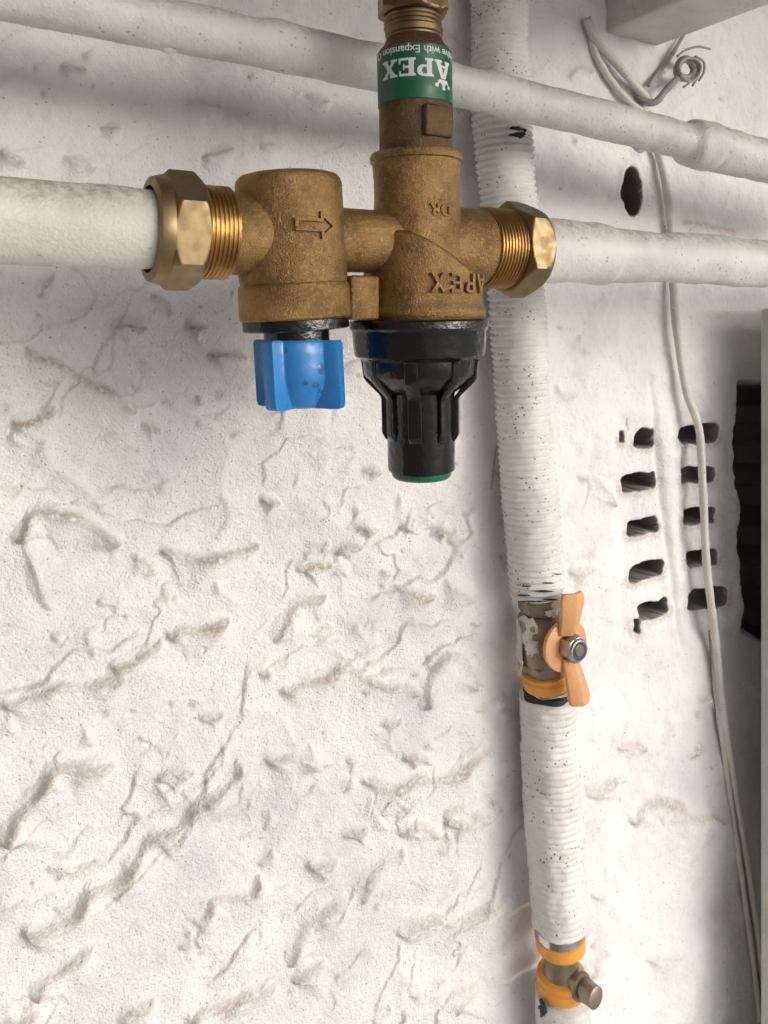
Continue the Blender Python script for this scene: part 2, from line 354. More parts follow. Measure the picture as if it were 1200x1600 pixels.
def wall_field(U, V, X, Z):
    """relief (metres out of the wall), dirt and hole masks; U, V in photo pixels"""
    H = 0.0030 * fbm(X * 9, Z * 9, X * 0 + 2, 2) + 0.0030 * fbm(X * 28, Z * 34, X * 0 + 7, 3) + 0.0008 * fbm(X * 120, Z * 120, X * 0 + 5, 3) + 0.00032 * fbm(X * 620, Z * 620, X * 0 + 1, 2)
    # overlapping scales of render, sweeping up to the right
    per = 0.030; g_ = (-Z + 0.55 * X) / per + 1.3 * fbm(X * 22 + 3, Z * 22, X * 0 + 21, 4) * 1.6
    sw = g_ - np.floor(g_); mk = sstep(0.02, 0.22, fbm(X * 26 + np.floor(g_) * 7.7, Z * 26, X * 0 + 41, 2))
    lf = sstep(900, 760, U)*.60 + .12; lf = lf * (0.35 + 0.65 * sstep(420, 700, V)); H = H + 0.0024 * lf * mk * sstep(0, .10, sw) * (1 - sw)**1.6
    per = 0.019; g2 = (-Z + 0.2 * X) / per + 2.2 * fbm(X * 34 + 13, Z * 34, X * 0 + 71, 4) * 1.6
    s2 = g2 - np.floor(g2); mk2 = sstep(0.10, 0.26, fbm(X * 36 + np.floor(g2) * 5.3, Z * 36, X * 0 + 51, 2))
    H = H + 0.0016 * lf * mk2 * sstep(0, .14, s2) * (1 - s2)**1.5
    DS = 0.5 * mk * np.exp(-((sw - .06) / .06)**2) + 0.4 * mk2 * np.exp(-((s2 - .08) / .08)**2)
    # ridged folds of thick paint
    rd = 1 - np.abs(fbm(X * 16, Z * 20, X * 0 + 31, 3)) * 9
    H = H + 0.0007 * np.clip(rd, 0, 1)
    wob = 9.0 * fbm(X * 75, Z * 75, X * 0 + 3, 4)
    wob2 = 9.0 * fbm(X * 75 + 40, Z * 75, X * 0 + 13, 4)
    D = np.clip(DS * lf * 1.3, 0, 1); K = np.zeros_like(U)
    u0g, v0g = U + wob, V + wob2
    for A, dirt, pts in CR:
        for _ in range(3): pts = [pts[0]] + [q for i in range(len(pts) - 1) for q in ((pts[i][0] * .75 + pts[i + 1][0] * .25, pts[i][1] * .75 + pts[i + 1][1] * .25), (pts[i][0] * .25 + pts[i + 1][0] * .75, pts[i][1] * .25 + pts[i + 1][1] * .75))] + [pts[-1]]
        xs = [p[0] for p in pts]; ys = [p[1] for p in pts]; m = 86
        sel = (U > min(xs) - m) & (U < max(xs) + m) & (V > min(ys) - m) & (V < max(ys) + m)
        if not sel.any(): continue
        u, v = u0g[sel], v0g[sel]
        best = np.full(u.shape, 1e9); sd_ = np.zeros(u.shape); al = np.zeros(u.shape)
        A = A * (0.5 + 0.85 * abs(pts[-1][0] - pts[0][0]) / (math.dist(pts[0], pts[-1]) + 1e-6)); tot = sum(math.dist(pts[i], pts[i + 1]) for i in range(len(pts) - 1)); acc = 0
        for i in range(len(pts) - 1):
            ax, ay = pts[i]; bx, by = pts[i + 1]; L = math.dist(pts[i], pts[i + 1]); dx, dy = (bx - ax) / L, (by - ay) / L
            t = np.clip((u - ax) * dx + (v - ay) * dy, 0, L)
            qx, qy = u - ax - t * dx, v - ay - t * dy; d = np.hypot(qx, qy)
            s = np.where(dx * qy - dy * qx >= 0, d, -d)
            k = d < best; best = np.where(k, d, best); sd_ = np.where(k, s, sd_); al = np.where(k, acc + t, al); acc += L
        bb = np.minimum(best, 40); end = sstep(0, 7 + 1.3 * bb, al) * sstep(0, 7 + 1.3 * bb, tot - al) * (0.9 + 0.22 * np.sin(al * 0.07 + A * 9))
        wd = 4.5 + 4.0 * np.sin(al * .045 + A * 5)**2; prof = sstep(-2.0, 1.0, sd_ / wd) * np.exp(-(np.clip(sd_, 0, 99) / 34)**1.2)
        far = sstep(84, 36, best)
        H[sel] += 0.0031 * A * end * prof * far
        H[sel] -= 0.0007 * A * end * np.exp(-((sd_ + 2.0) / 4.0)**2)
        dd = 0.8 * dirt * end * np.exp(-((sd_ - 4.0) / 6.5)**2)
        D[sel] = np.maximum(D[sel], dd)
    # pits
    pr = np.random.RandomState(3)
    for k in range(150):
        cx, cy = pr.rand() * 1150, 20 + pr.rand() * 1570; rr = 1.6 + pr.rand()**2 * 6
        sel = (np.abs(U - cx) < 30) & (np.abs(V - cy) < 30)
        if not sel.any(): continue
        d = np.hypot(U[sel] - cx + wob[sel] * 0.6, (V[sel] - cy + wob2[sel] * 0.6) * 0.9)
        H[sel] -= 0.0011 * np.exp(-(d / rr)**2) * min(1, rr / 4)
        D[sel] = np.maximum(D[sel], 0.65 * np.exp(-(d / (rr * 0.8))**2))
    for pts in ([(776,698),(768,735),(763,762)],[(768,735),(783,752)],[(961,1228),(964,1250)],[(978,655),(982,672)],[(1068,700),(1070,760)]):
        for i in range(len(pts) - 1):
            (ax, ay), (bx, by) = pts[i], pts[i + 1]; L = math.dist(pts[i], pts[i + 1]); sel = (np.abs(U - ax) < 60) & (np.abs(V - ay) < 60)
            t = np.clip(((U[sel] - ax) * (bx - ax) + (V[sel] - ay) * (by - ay)) / L**2, 0, 1)
            d = np.hypot(U[sel] + wob[sel] * .25 - ax - t * (bx - ax), V[sel] - ay - t * (by - ay)); q = np.exp(-(d / 1.5)**2)
            H[sel] -= 0.0004 * q; K[sel] = np.maximum(K[sel], .55 * q)
    # air brick: raised fat ribs, slots
    vent = sstep(955, 975, U) * sstep(1160, 1140, U) * sstep(640, 665, V) * sstep(1010, 985, V)
    H = H - 0.0015 * vent
    H = H + 0.0022 * np.exp(-((U - (1052 + (V - 820) * 0.06)) / 13)**2) * vent
    H = H - 0.0020 * np.exp(-((U - (1042 + (V - 820) * 0.12)) / 5)**2) * sstep(560, 640, V) * sstep(1030, 990, V)
    ww = 4.5 * fbm(X * 150, Z * 150, X * 0 + 3, 2); ww2 = 4.5 * fbm(X * 150 + 9, Z * 150, X * 0 + 17, 2)
    for x0, x1, y0, y1, sl, dp in SLOTS:
        cx, cy = (x0 + x1) / 2, (y0 + y1) / 2; hx, hy = (x1 - x0) / 2 - 1.5, (y1 - y0) / 2 - 1.5; rc = min(hx, hy) * 0.5
        sel = (np.abs(U - cx) < hx + 30) & (np.abs(V - cy) < hy + 34)
        if not sel.any(): continue
        a = U[sel] - cx + ww[sel]; b = V[sel] - cy - sl * (U[sel] - cx) + ww2[sel]
        qx, qy = np.abs(a) - hx + rc, np.abs(b) - hy + rc
        sdf = np.hypot(np.maximum(qx, 0), np.maximum(qy, 0)) + np.minimum(np.maximum(qx, qy), 0) - rc
        H[sel] += 0.0004 * np.exp(-((sdf - 5) / 4)**2)
        H[sel] -= dp / 1000 * sstep(0.9, -1.4, sdf)
        K[sel] = np.maximum(K[sel], sstep(2.4, 1.0, sdf) * 0.95)
        lower = (b > 0)
        D[sel] = np.maximum(D[sel], 0.5 * np.exp(-((sdf - 4) / 6)**2) * np.where(lower, 1, .25) * (sdf > 0))
    # big hole where the coat has come away
    a = (U - 985 - (V - 300) * 0.06 + ww * 1.2) / 14.5; b = (V - 300 + ww2) / 37
    s = np.hypot(a, b)
    H = H - 0.014 * sstep(1.05, 0.82, s) + 0.0008 * np.exp(-((s - 1.25) / 0.2)**2)
    K = np.maximum(K, sstep(1.13, 1.04, s))
    # third column of slots and the broken edge beside the board
    edge = 1153 + 9 * fbm(X * 60, Z * 60, X * 0 + 3, 3) + 5 * sstep(700, 960, V)
    rec = sstep(edge - 1, edge + 5, U) * sstep(592, 612, V + ww2) * sstep(985, 955, V + ww2 - (U - 1150) * .6)
    bars = 0.5 + 0.5 * np.cos((V - 655) / 66.5 * 2 * math.pi)
    H = H - rec * (0.030 + 0.006 * sstep(0.35, 0.6, 1 - bars)); K = np.maximum(K, rec * 0.95)  # shade of the recess is also put into the colour
    # lump of mortar under the right hand pipe, shallow groove beside the cable
    H = H + 0.006 * np.exp(-((U - 1120) / 70)**2 - ((V - 385) / 26)**2)
    rough = np.clip(1.0 - 0.62 * sstep(700, 860, U + wob * 2) - 0.25 * sstep(560, 300, V) + 0.25 * noise3(X * 30, Z * 30, X * 0), 0.25, 1)
    return H, D, K, rough

xs = np.concatenate([[-4, -2, -1, -.5, -.3, -.15, -.08], np.arange(-0.035, 0.535, 0.00055), [.56, .62, .75, 1, 1.6, 2.5, 4]])
zs = np.concatenate([[-1.6, -1.4, -1.1, -.8, -.65, -.55, -.5], np.arange(-0.465, 0.225, 0.00055), [.24, .26, .3, .4, .6, 1.0, 1.4]])
XX, ZZ = np.meshgrid(xs, zs)
dist = 0.32
den = (math.sin(PHI) * XX + math.cos(PHI) * dist)         # camera depth of wall points
UU = 600 + F * (math.cos(PHI) * XX - math.sin(PHI) * dist) / np.maximum(den, 0.02)
VV = HY - F * ZZ / np.maximum(den, 0.02)
inner = (XX > -0.034) & (XX < .533) & (ZZ > -.463) & (ZZ < .223)
H, Dm, Km, Rf = wall_field(UU, VV, XX, ZZ)
H = np.where(inner, H, 0); Dm = np.where(inner, Dm, 0); Km = np.where(inner, Km, 0)
ny, nx = XX.shape
co = np.stack([XX, -H, ZZ + CAM.z], -1).reshape(-1, 3)
idx = np.arange(nx * ny).reshape(ny, nx)
quads = np.stack([idx[:-1, :-1], idx[:-1, 1:], idx[1:, 1:], idx[1:, :-1]], -1).reshape(-1, 4)
cu = UU.reshape(-1)[quads].mean(1); cv = VV.reshape(-1)[quads].mean(1)
invent = (cu > 958) & (cu < 1148) & (cv > 646) & (cv < 1004)
def npmesh(name, q, m, parent=None):
    used = np.unique(q); remap = np.zeros(nx * ny, int); remap[used] = np.arange(len(used)); q = remap[q]
    me = bpy.data.meshes.new(name); me.vertices.add(len(used)); me.vertices.foreach_set('co', co[used].ravel())
    me.loops.add(q.size); me.loops.foreach_set('vertex_index', q.ravel())
    me.polygons.add(len(q)); me.polygons.foreach_set('loop_start', np.arange(0, q.size, 4)); me.polygons.foreach_set('loop_total', np.full(len(q), 4))
    me.polygons.foreach_set('use_smooth', np.ones(len(q), bool)); me.update(calc_edges=True)
    for nm, arr in (('dirt', Dm), ('hole', Km), ('rough', Rf)):
        a = me.attributes.new(nm, 'FLOAT', 'POINT'); a.data.foreach_set('value', arr.reshape(-1)[used].astype(np.float32))
    me.materials.append(m); o = bpy.data.objects.new(name, me); C.objects.link(o)
    if parent: o.parent = parent
    return o
wall = npmesh('rendered_wall', quads[~invent], M['wall'])
tag(wall, 'rough white painted masonry wall with creased render behind all the pipes', 'wall')
ab = npmesh('air_brick', quads[invent], M['wall'], wall); tag(ab, 'slotted air brick clogged with white paint')

# rafter that comes out of the wall, and the roof it carries
def quadbar(p0, p1, X, Zv):
    v = [p0, p0 + X, p0 + X + Zv, p0 + Zv, p1, p1 + X, p1 + X + Zv, p1 + Zv]
    return v, [(0, 1, 2, 3), (4, 7, 6, 5), (0, 4, 5, 1), (1, 5, 6, 2), (2, 6, 7, 3), (3, 7, 4, 0)]
ROOF_Z = CAM.z + 0.30; ROOF_L = 0.62
root = empty('lean_to_roof', (0.4, 0, ROOF_Z), 'beige painted beam end and roof jutting from the wall at the top right corner', 'roof')
a = P(945, 52, 0.0)
mb = MB(); mb.add(*quadbar(Vector((a.x, 0.01, a.z)), Vector((a.x, -ROOF_L + .02, a.z)), Vector((0.042, 0, 0)), Vector((0, 0, ROOF_Z - a.z))))
bevel(mb.build('rafter', M['rafter'], root), 0.002)
mb = MB(); mb.add(*box(Vector((0.5, -ROOF_L / 2 + .02, ROOF_Z + 0.0125)), 6.0, ROOF_L, 0.024))
mb.build('roof_sheet', M['roof'], root)

# unseen slab added left of the frame to cut light from that side
mb = MB(); mb.add(*box(Vector((-0.66, -0.80, 1.45)), 0.22, 1.6, 2.89))
o = mb.build('left_light_block', mat_paint('light_block_dark', (0.20, 0.16, 0.14), amt=0.5, bscale=80, bdist=.002), None, loc=(-0.66, -0.8, 0.0))
tag(o, 'unseen dark slab added out of the frame on the left to cut the light', 'wall')

# board at the right edge, unseen width added to darken the gap behind
b0 = P(1187, 482, -0.026)
mb = MB(); mb.add(*box(Vector((b0.x + 0.12, -0.034, b0.z / 2 + 0.03)), 0.24, 0.016, b0.z - 0.06))
o = mb.build('board', M['board'], None, loc=(b0.x + 0.12, -0.034, 0.06)); bevel(o, 0.002)
tag(o, 'upright grey green painted board at the right edge beside the dark recess', 'board')

# ------------------------------------------------------------------ pipes along the wall
YV = -0.10
def px_path(pts): return [P(x, y, Y) for x, y, Y in pts]
# left main pipe
pL = P(0, 345, YV); ZP = pL.z                       # pipe axis is level
def PX(px): 
    d = FW + RT * ((px - 600) / F); t = (YV - CAM.y) / d.y; return CAM.x + d.x * t
def AX(px, dz=0): return Vector((PX(px), YV, ZP + dz))
RP = 0.0108
def pr_main(s, th): return RP
o = mobj('painted_pipe', *sweep([AX(0) + Vector((-.30, 0, 0)), AX(0), AX(262)], pr_main, 0.002, 40, 0.0009, 90), M['pipe'], loc=AX(100), sharp=180)
tag(o, 'thick white painted pipe entering the brass valve from the left', 'pipe', 'white painted pipes')
# right main pipe with a soldered collar
def pr_r(s, th):
    return RP - 0.0006 + 0.0012 * float(sstep(0.0440, 0.0433, s)) + 0.0012 * float(sstep(0.148, 0.163, s)) * (1 + 0.6 * np.sin(th * 2 + s * 60))
o = mobj('painted_pipe', *sweep([AX(800), AX(1000), AX(1200), AX(1200) + Vector((.35, 0, 0))], pr_r, 0.0015, 40, 0.0012, 80, seed=5), M['pipe2'], loc=AX(1000), sharp=180)
tag(o, 'white painted pipe leaving the right hand brass nut with a soldered collar', 'pipe', 'white painted pipes')
# upper pipe: nearly level, crosses behind the green label
YU = -0.062
q0 = P(0, -14, YU); q1 = P(1200, 252, -0.070); q0 = q0 + (q0 - q1) * 0.6; q2 = q1 + (q1 - q0) * 0.25
Lq = (P(1062, 228, YU) - q0).length
def pr_u(s, th): 
    return 0.0083 + 0.0022 * float(sstep(Lq - 0.003, Lq + 0.002, s)) + 0.0006 * float(sstep(Lq - 0.003, Lq, s) * sstep(Lq + .018, Lq + .014, s)) - 0.0009 * math.exp(-((s - Lq - 0.016) / 0.0016)**2)
root = empty('painted_pipe', P(600, 120, YU), 'thin white painted pipe crossing diagonally above the valve, with a coupling', 'pipe', 'white painted pipes')
mobj('pipe', *sweep([q0, P(0, -14, YU), P(300, 45, YU), P(600, 108, YU), P(850, 165, YU), q1, q2], pr_u, 0.0015, 36, 0.0013, 75, seed=2), M['pipe2'], root, sharp=180)
# hanging drip of dried paint
for (x, y, s) in ((262, 78, 1.0), (905, 205, .8), (1000, 236, 0.9)):
    c = P(x, y, YU); v, f = lathe(c + Vector((0, 0, .003)), c - Vector((0, 0, 0.0012 * s)), [(0, .0005), (.3, .0028 * s), (.7, .0018 * s), (1, .0003)], 12)
    v = [Vector((c.x + (p.x - c.x) * 2.0, p.y, p.z)) for p in v]
    mobj('paint_drip', v, f, M['pipe2'], root, 180)

# ------------------------------------------------------------------ corrugated sleeve pipe, its valves
YC = -0.0185
def sleeve(pts, d_fun, amp, pitch, name, label, end_holes=0, lump=0.0008, seed=0., n=72, tilt=0.0012):
    c = px_path(pts)
    def rf(s, th):
        ss = s + tilt * np.sin(th) * 0.6 + 0.0004 * math.sin(s * 90)
        k = 0.5 + 0.5 * np.cos(2 * math.pi * ss / pitch)
        return d_fun(s) + amp * (k ** 0.55 - 0.5) + 0.00035 * math.sin(s * 71 + seed)
    o = mobj(name, *sweep(c, rf, pitch / 8, n, lump, 170, seed=seed), M['sleeve'], loc=c[0], sharp=180)
    if label: tag(o, label, 'pipe', 'ribbed pipe sleeves')
    return o, c
o1, c1 = sleeve([(777, -120, YC), (780, 0, YC), (782, 150, YC), (790, 260, YC), (806, 450, YC), (818, 650, YC), (832, 820, YC), (839, 926, YC)],
       lambda s: 0.0130, 0.0014, 0.00305, 'ribbed_pipe_sleeve', 'long white ribbed sleeve running down behind the brass valve to the orange wing handle', seed=1.0)
o2, c2 = sleeve([(856, 1084, YC), (861, 1200, YC), (868, 1340, YC), (874, 1442, YC)],
       lambda s: 0.0142 - 0.0010 * s / .11, 0.0008, 0.0031, 'ribbed_pipe_sleeve', 'shorter thickly painted ribbed sleeve between the two small valves', seed=4.0, lump=0.0013)
# torn patch where black foam shows
def patch(o, px, py, wpx, hpx, Yf, m, name, seed):
    rr = random.Random(seed); n = 18; c = []
    for k in range(n):
        a = 2 * math.pi * k / n; q = 0.7 + 0.5 * rr.random()
        c.append((px + wpx / 2 * q * math.cos(a), py + hpx / 2 * q * math.sin(a)))
    # lay on the sleeve's round surface
    def on(x, y):
        ax = P(792, py, YC); r = 0.0145; d = (P(x, y, YC) - CAM).normalized()
        # intersect ray with vertical cylinder around ax
        ex, ey = CAM.x - ax.x, CAM.y - ax.y; A = d.x**2 + d.y**2; B = 2 * (ex * d.x + ey * d.y); Cc = ex * ex + ey * ey - r * r
        D = max(B * B - 4 * A * Cc, 0); t = (-B - math.sqrt(D)) / (2 * A); return CAM + d * t
    v = [on(px, py)] + [on(*q) for q in c]; f = [(0, 1 + k, 1 + (k + 1) % n) for k in range(n)]
    v2 = [p + Vector((0, 0.0012, 0)) for p in v]; N_ = len(v)
    f2 = [tuple(reversed([i + N_ for i in q])) for q in f] + [(1 + k, 1 + (k + 1) % n, N_ + 1 + (k + 1) % n, N_ + 1 + k) for k in range(n)]
    return mobj(name, v + v2, f + f2, m, o, 40)
patch(o1, 808, 207, 30, 20, YC, M['foam'], 'torn_patch', 3)

BLOBS1 = [(818, 930, 11, 1.6), (850, 924, 18, 1.7), (832, 940, 20, 1.5), (858, 937, 12, 1.8), (822, 916, 8, 1.3), (856, 911, 10, 1.3), (872, 897, 6, 1.0)]
def at_axis(a, b, t): return a.lerp(b, t)
def axy(y, hw): return (y + hw * HY / F) / (1 + hw / F)     # front-edge row -> row of the axis
def vl(top, bot, Y, prof, n=64, rfun=None, lathe_scale=None):
    """vertical-ish lathe; top, bot photo pixels; prof (py, half width px)"""
    p0, p1 = P(*top, Y), P(*bot, Y); s = SC((top[0] + bot[0]) / 2, Y)
    pp = []
    for py, hw in prof:
        hm = max(h for y, h in prof if abs(y - py) <= 9); pp.append((axy(py, hm), hw))
    for i in range(1, len(pp)): pp[i] = (max(pp[i][0], pp[i - 1][0] + 0.02), pp[i][1])
    return lathe(p0, p1, [((py - top[1]) / (bot[1] - top[1]), hw / s) for py, hw in pp], n, rfun)
def hexr(rot=0.0, cham=1.0):
    def f(th, t, r):      # r < 0 : hexagon of corner radius |r| ; clipped handled by caller
        return r
    return f
def nut(p0, p1, Rc, rot, ch=0.16, inner=None, n=96, cone=0.0):
    """hexagon nut p0->p1, corner radius Rc, chamfered at both ends"""
    ap = Rc * math.cos(math.pi / 6)
    def hx(th):
        a = (th - rot) % (math.pi / 3) - math.pi / 6; return ap / math.cos(a)
    prof = [0, .03, .06, .1, .14, .18, .24, .3, .5, .7, .76, .82, .86, .9, .94, .97, 1]
    ax, u, v = frame(p1 - p0); rings = []
    L = (p1 - p0).length
    for t in prof:
        e = min(t, 1 - t) * L; lim = ap * 0.97 + e * 1.5
        if cone and t > 1 - 0.35: lim = min(lim, ap * 0.97 - 0.0 + (1 - t) * L * 0.7 + 0.0004)
        rings.append([p0.lerp(p1, t) + (u * math.cos(th) + v * math.sin(th)) * min(hx(th), lim) for th in [2 * math.pi * j / n for j in range(n)]])
    inner_r = inner or ap * 0.6
    for sgn, rg0 in ((0, rings[0]), (1, rings[-1])): pass
    r0 = [p0 + (q - p0).normalized() * inner_r for q in rings[0]]; r1 = [p1 + (q - p1).normalized() * inner_r for q in rings[-1]]
    r0b = [q + (p1 - p0) * 0.12 for q in r0]; r1b = [q - (p1 - p0) * 0.12 for q in r1]
    return ringmesh([r0b, r0] + rings + [r1, r1b])
def threads(p0, p1, r, pitch, amp=0.0005, n=64):
    L = (p1 - p0).length; k = max(2, int(L / pitch)); prof = []
    for i in range(k):
        prof += [(i / k, r - amp), ((i + .28) / k, r), ((i + .55) / k, r), ((i + .83) / k, r - amp)]
    prof.append((1, r - amp)); return lathe(p0, p1, prof, n)

# --- first isolating valve (orange wing handle)
root = empty('isolating_valve', P(848, 1010, YC), 'small nickel valve with peach orange wing handle and steel nut on the ribbed pipe', 'valve', 'small isolating valves')
A0, B0 = (843, 930), (857, 1104)
body = MB()
body.add(*vl(A0, B0, YC, [(935, 24), (966, 24), (969, 30), (975, 36), (1000, 38), (1030, 37), (1043, 35), (1046, 31), (1050, 31)], 48))
body.build('valve_body', M['nickel'], root)
p0 = P(843, 930, YC); p1 = P(845, 953, YC); mobj('hex_end', *nut(p0, p1, 0.0108, R(12)), M['nickel'], root)
p0 = P(851, 1031, YC); p1 = P(853, 1048, YC); mobj('hex_end', *nut(p0, p1, 0.0110, R(0)), M['nickel'], root)
mobj('orange_ring', *vl((853, 1060), (857, 1090), YC, [(1063, 30), (1064, 36), (1068, 36.5), (1071, 34), (1074, 36.5), (1086, 36), (1088, 31)], 48), M['orange'], root)
mobj('chrome_collar', *vl((856, 1085), (857, 1100), YC, [(1086, 31), (1088, 34), (1095, 34), (1097, 30)], 48), M['chrome'], root)
mobj('foam_end', *vl((856, 1093), (857, 1112), YC, [(1094, 30), (1095, 36), (1101, 39), (1112, 41)], 48, lambda th, t, r: r + 0.0008 * math.sin(th * 5)), M['foam'], root)
# stem, handle, nut (out of the wall, -Y)
sc0 = P(851, 990, YC); OUT = Vector((0, -1, 0))
mobj('stem', *lathe(sc0 + OUT * 0.004, sc0 + OUT * 0.0235, [(0, .0062), (.42, .0062), (.43, .0036), (1, .0036)], 32), M['nut_dark'], root)
YH = YC - 0.0125; cH = sc0 + OUT * 0.0145
def hp(dx, dz, dy=0): return cH + Vector((dx / 1000, -dy / 1000, dz / 1000))
disc = [hp(12.9 * math.cos(a) - 1.2, 12.2 * math.sin(a)) for a in [2 * math.pi * k / 40 for k in range(40)]]
mb = MB(); mb.add(*prism(disc, OUT * 0.0022))
o = mb.build('wing_handle', M['handle'], root); bevel(o, 0.0005)
def wing(sg, name):
    # plate and flange make one folded bar; sg +1 up, -1 down
    mb = MB(); n = 7; rings = []
    for i in range(n):
        t = i / (n - 1); z = sg * (5.5 + 21.0 * t); wl = 5.4 + 1.6 * t if sg > 0 else 5.0 + 1.0 * t; wr = 3.6 + 3.4 * t; out = 2.2 + 3.8 * t + 1.2 * math.sin(t * 3)
        x0 = 0.6 * sg * -1 + (2.0 * t if sg < 0 else -1.0 * t)
        if i == n - 1: wl *= 0.8; wr *= 0.75
        sec = [(x0 - wl, out - 1.2), (x0 - wl, out + .9), (x0 + 0.2, out + 3.4), (x0 + wr, out + 1.6), (x0 + wr, out - .4), (x0 + 0.2, out + 1.3)]
        rings.append([hp(a, z, b) for a, b in sec])
    # close as a ring sweep
    v, f = ringmesh(rings); o = mobj(name, v, f, M['handle'], root, 40); bevel(o, 0.0004); return o
wing(1, 'handle_wing'); wing(-1, 'handle_wing')
n0 = cH + OUT * 0.0020; n1 = cH + OUT * 0.0085
mobj('lock_nut', *nut(n0, n1, 0.0066, R(18), inner=0.0046), M['steel'], root)
t1 = n1 + OUT * 0.0012
mobj('nut_collar', *lathe(n1 - OUT * 0.001, t1, [(0, .0056), (.6, .0055), (.9, .0050), (.95, .0043), (.6, .0042)], 40), M['steel'], root)
mobj('nylon_insert', *lathe(n1, t1 - OUT * .0001, [(0, .0043), (.9, .0043), (1, .0040), (.9, .0035)], 40), mat_smooth('blue_nylon', (0.03, 0.06, 0.14), 0.4), root)
mobj('stem_end', *lathe(n1 - OUT * .001, t1 + OUT * 0.0002, [(0, .0029), (.85, .0029), (1, .0024)], 32), M['nut'], root)
# torn dark lines in the last ribs of the long sleeve, paint left on the body
rr = random.Random(5)
def blob_on(px, py, hw, hh, Y, r, axpx, m, name, root, seed):
    rr = random.Random(seed); ax = P(axpx, py, Y); 
    def on(x, y, r):
        d = (P(x, y, Y) - CAM).normalized(); ex, ey = CAM.x - ax.x, CAM.y - ax.y
        A = d.x**2 + d.y**2; B = 2 * (ex * d.x + ey * d.y); Cc = ex * ex + ey * ey - r * r
        D = max(B * B - 4 * A * Cc, 0); return CAM + d * ((-B - math.sqrt(D)) / (2 * A))
    n = 26; rad = [0.65 + 0.55 * rr.random() for _ in range(n)]; v = [on(px, py, r + .0006)]; f = []
    for k, sc in ((0, .8), (1, 1.0)):
        for j in range(n):
            a = 2 * math.pi * j / n; q = rad[j] * sc; v.append(on(px + hw * q * math.cos(a), py + hh * q * math.sin(a), r + (.0005 if k == 0 else -.0004)))
    for j in range(n):
        k = (j + 1) % n; f += [(0, 1 + j, 1 + k), (1 + j, 1 + n + j, 1 + n + k, 1 + k)]
    return mobj(name, v, f, m, root, 180)
for k, (bx_, by_, bw, bh) in enumerate(BLOBS1): blob_on(bx_, by_, bw, bh, YC, 0.0137, 839, M['foam'], 'torn_patch', o1, 20 + k)
blob_on(832, 1012, 13, 15, YC, 0.0119, 848, M['flake'], 'paint_patch', root, 31); blob_on(862, 958, 10, 7, YC, 0.0115, 846, M['flake'], 'paint_patch', root, 33)
blob_on(824, 984, 17, 27, YC, 0.0117, 848, M['flake'], 'paint_patch', root, 2)
blob_on(812, 1010, 6, 42, YC, 0.0119, 848, M['flake'], 'paint_patch', root, 7)

# --- second isolating valve (plug facing out)
root = empty('isolating_valve', P(878, 1535, YC), 'small bronze tee valve with round end plug between two orange rings near the bottom', 'valve', 'small isolating valves')
mobj('chrome_collar', *vl((875, 1474), (877, 1505), YC, [(1474, 36), (1492, 37), (1497, 33)], 48), M['chrome'], root)
mobj('orange_ring', *vl((876, 1485), (878, 1520), YC, [(1486, 34), (1489, 39), (1506, 38.5), (1509, 29)], 48), M['orange'], root)
mobj('valve_body', *vl((877, 1500), (879, 1575), YC, [(1500, 27), (1512, 27), (1520, 26), (1534, 27), (1545, 30), (1552, 33), (1572, 33)], 48), M['nickel'], root)
mobj('orange_ring', *vl((878, 1540), (880, 1590), YC, [(1548, 33), (1550, 37), (1556, 38.5), (1558, 36), (1561, 38.5), (1574, 38), (1577, 33)], 48), M['orange'], root)
pc = P(880, 1520, YC); dr = Vector((0.12, -1, 0.05)).normalized()
mobj('side_port', *lathe(pc + dr * .004, pc + dr * 0.0125, [(0, .0060), (.7, .0058), (.72, .0064), (.9, .0064), (1, .0058)], 40), M['nickel'], root)
mobj('end_plug', *lathe(pc + dr * .0125, pc + dr * 0.0205, [(0, .0046), (.25, .0046), (.26, .0053), (.5, .0050), (.95, .0050), (1, .0044)], 40), M['nickel'], root)
o, c3 = sleeve([(880, 1552, YC), (879, 1640, YC), (878, 1900, YC)], lambda s: 0.0134 , 0.0001, 0.003, 'painted_pipe_end', None, seed=8.)
tag(o, 'short white pipe end below the lower orange ring at the bottom edge', 'pipe', 'ribbed pipe sleeves')
patch_c = None
root2 = o
blob_on(848, 1575, 7, 16, YC, 0.0138, 879, M['foam'], 'torn_patch', o, 11)

# ------------------------------------------------------------------ the brass pressure reducing valve
VR = empty('pressure_reducing_valve', AX(650), 'brass pressure reducing valve with blue knob, black cap and green label', 'valve')
# horizontal run
nutL0, nutL1 = AX(250), AX(308)
mobj('compression_nut', *nut(nutL0, nutL1, 0.0166, R(38), inner=0.0112), M['nut'], VR)
mobj('olive_lip', *lathe(AX(231), AX(254), [(0, .0118), (.12, .0142), (.8, .0150), (1, .0148)], 64, cap0=False), M['nut'], VR)
mobj('threaded_spigot', *threads(AX(300), AX(354), 0.0132, 0.00115), M['thread'], VR)
hb = MB()
hb.add(*lathe(AX(352), AX(420), [(0, .0114), (.15, .0117), (1, .0122)], 64))
hb.add(*lathe(AX(500), AX(748), [(0, .0098), (.36, .0098), (.62, .0112), (.84, .0128), (.95, .0130), (.98, .0134), (1, .0128)], 64))
hb.build('cross_tube', M['brass'], VR)
mobj('threaded_spigot', *threads(AX(746), AX(798), 0.0138, 0.0012), M['thread'], VR)
mobj('compression_nut', *nut(AX(788), AX(826), 0.0170, R(26), inner=0.0112, cone=1), M['nut'], VR)

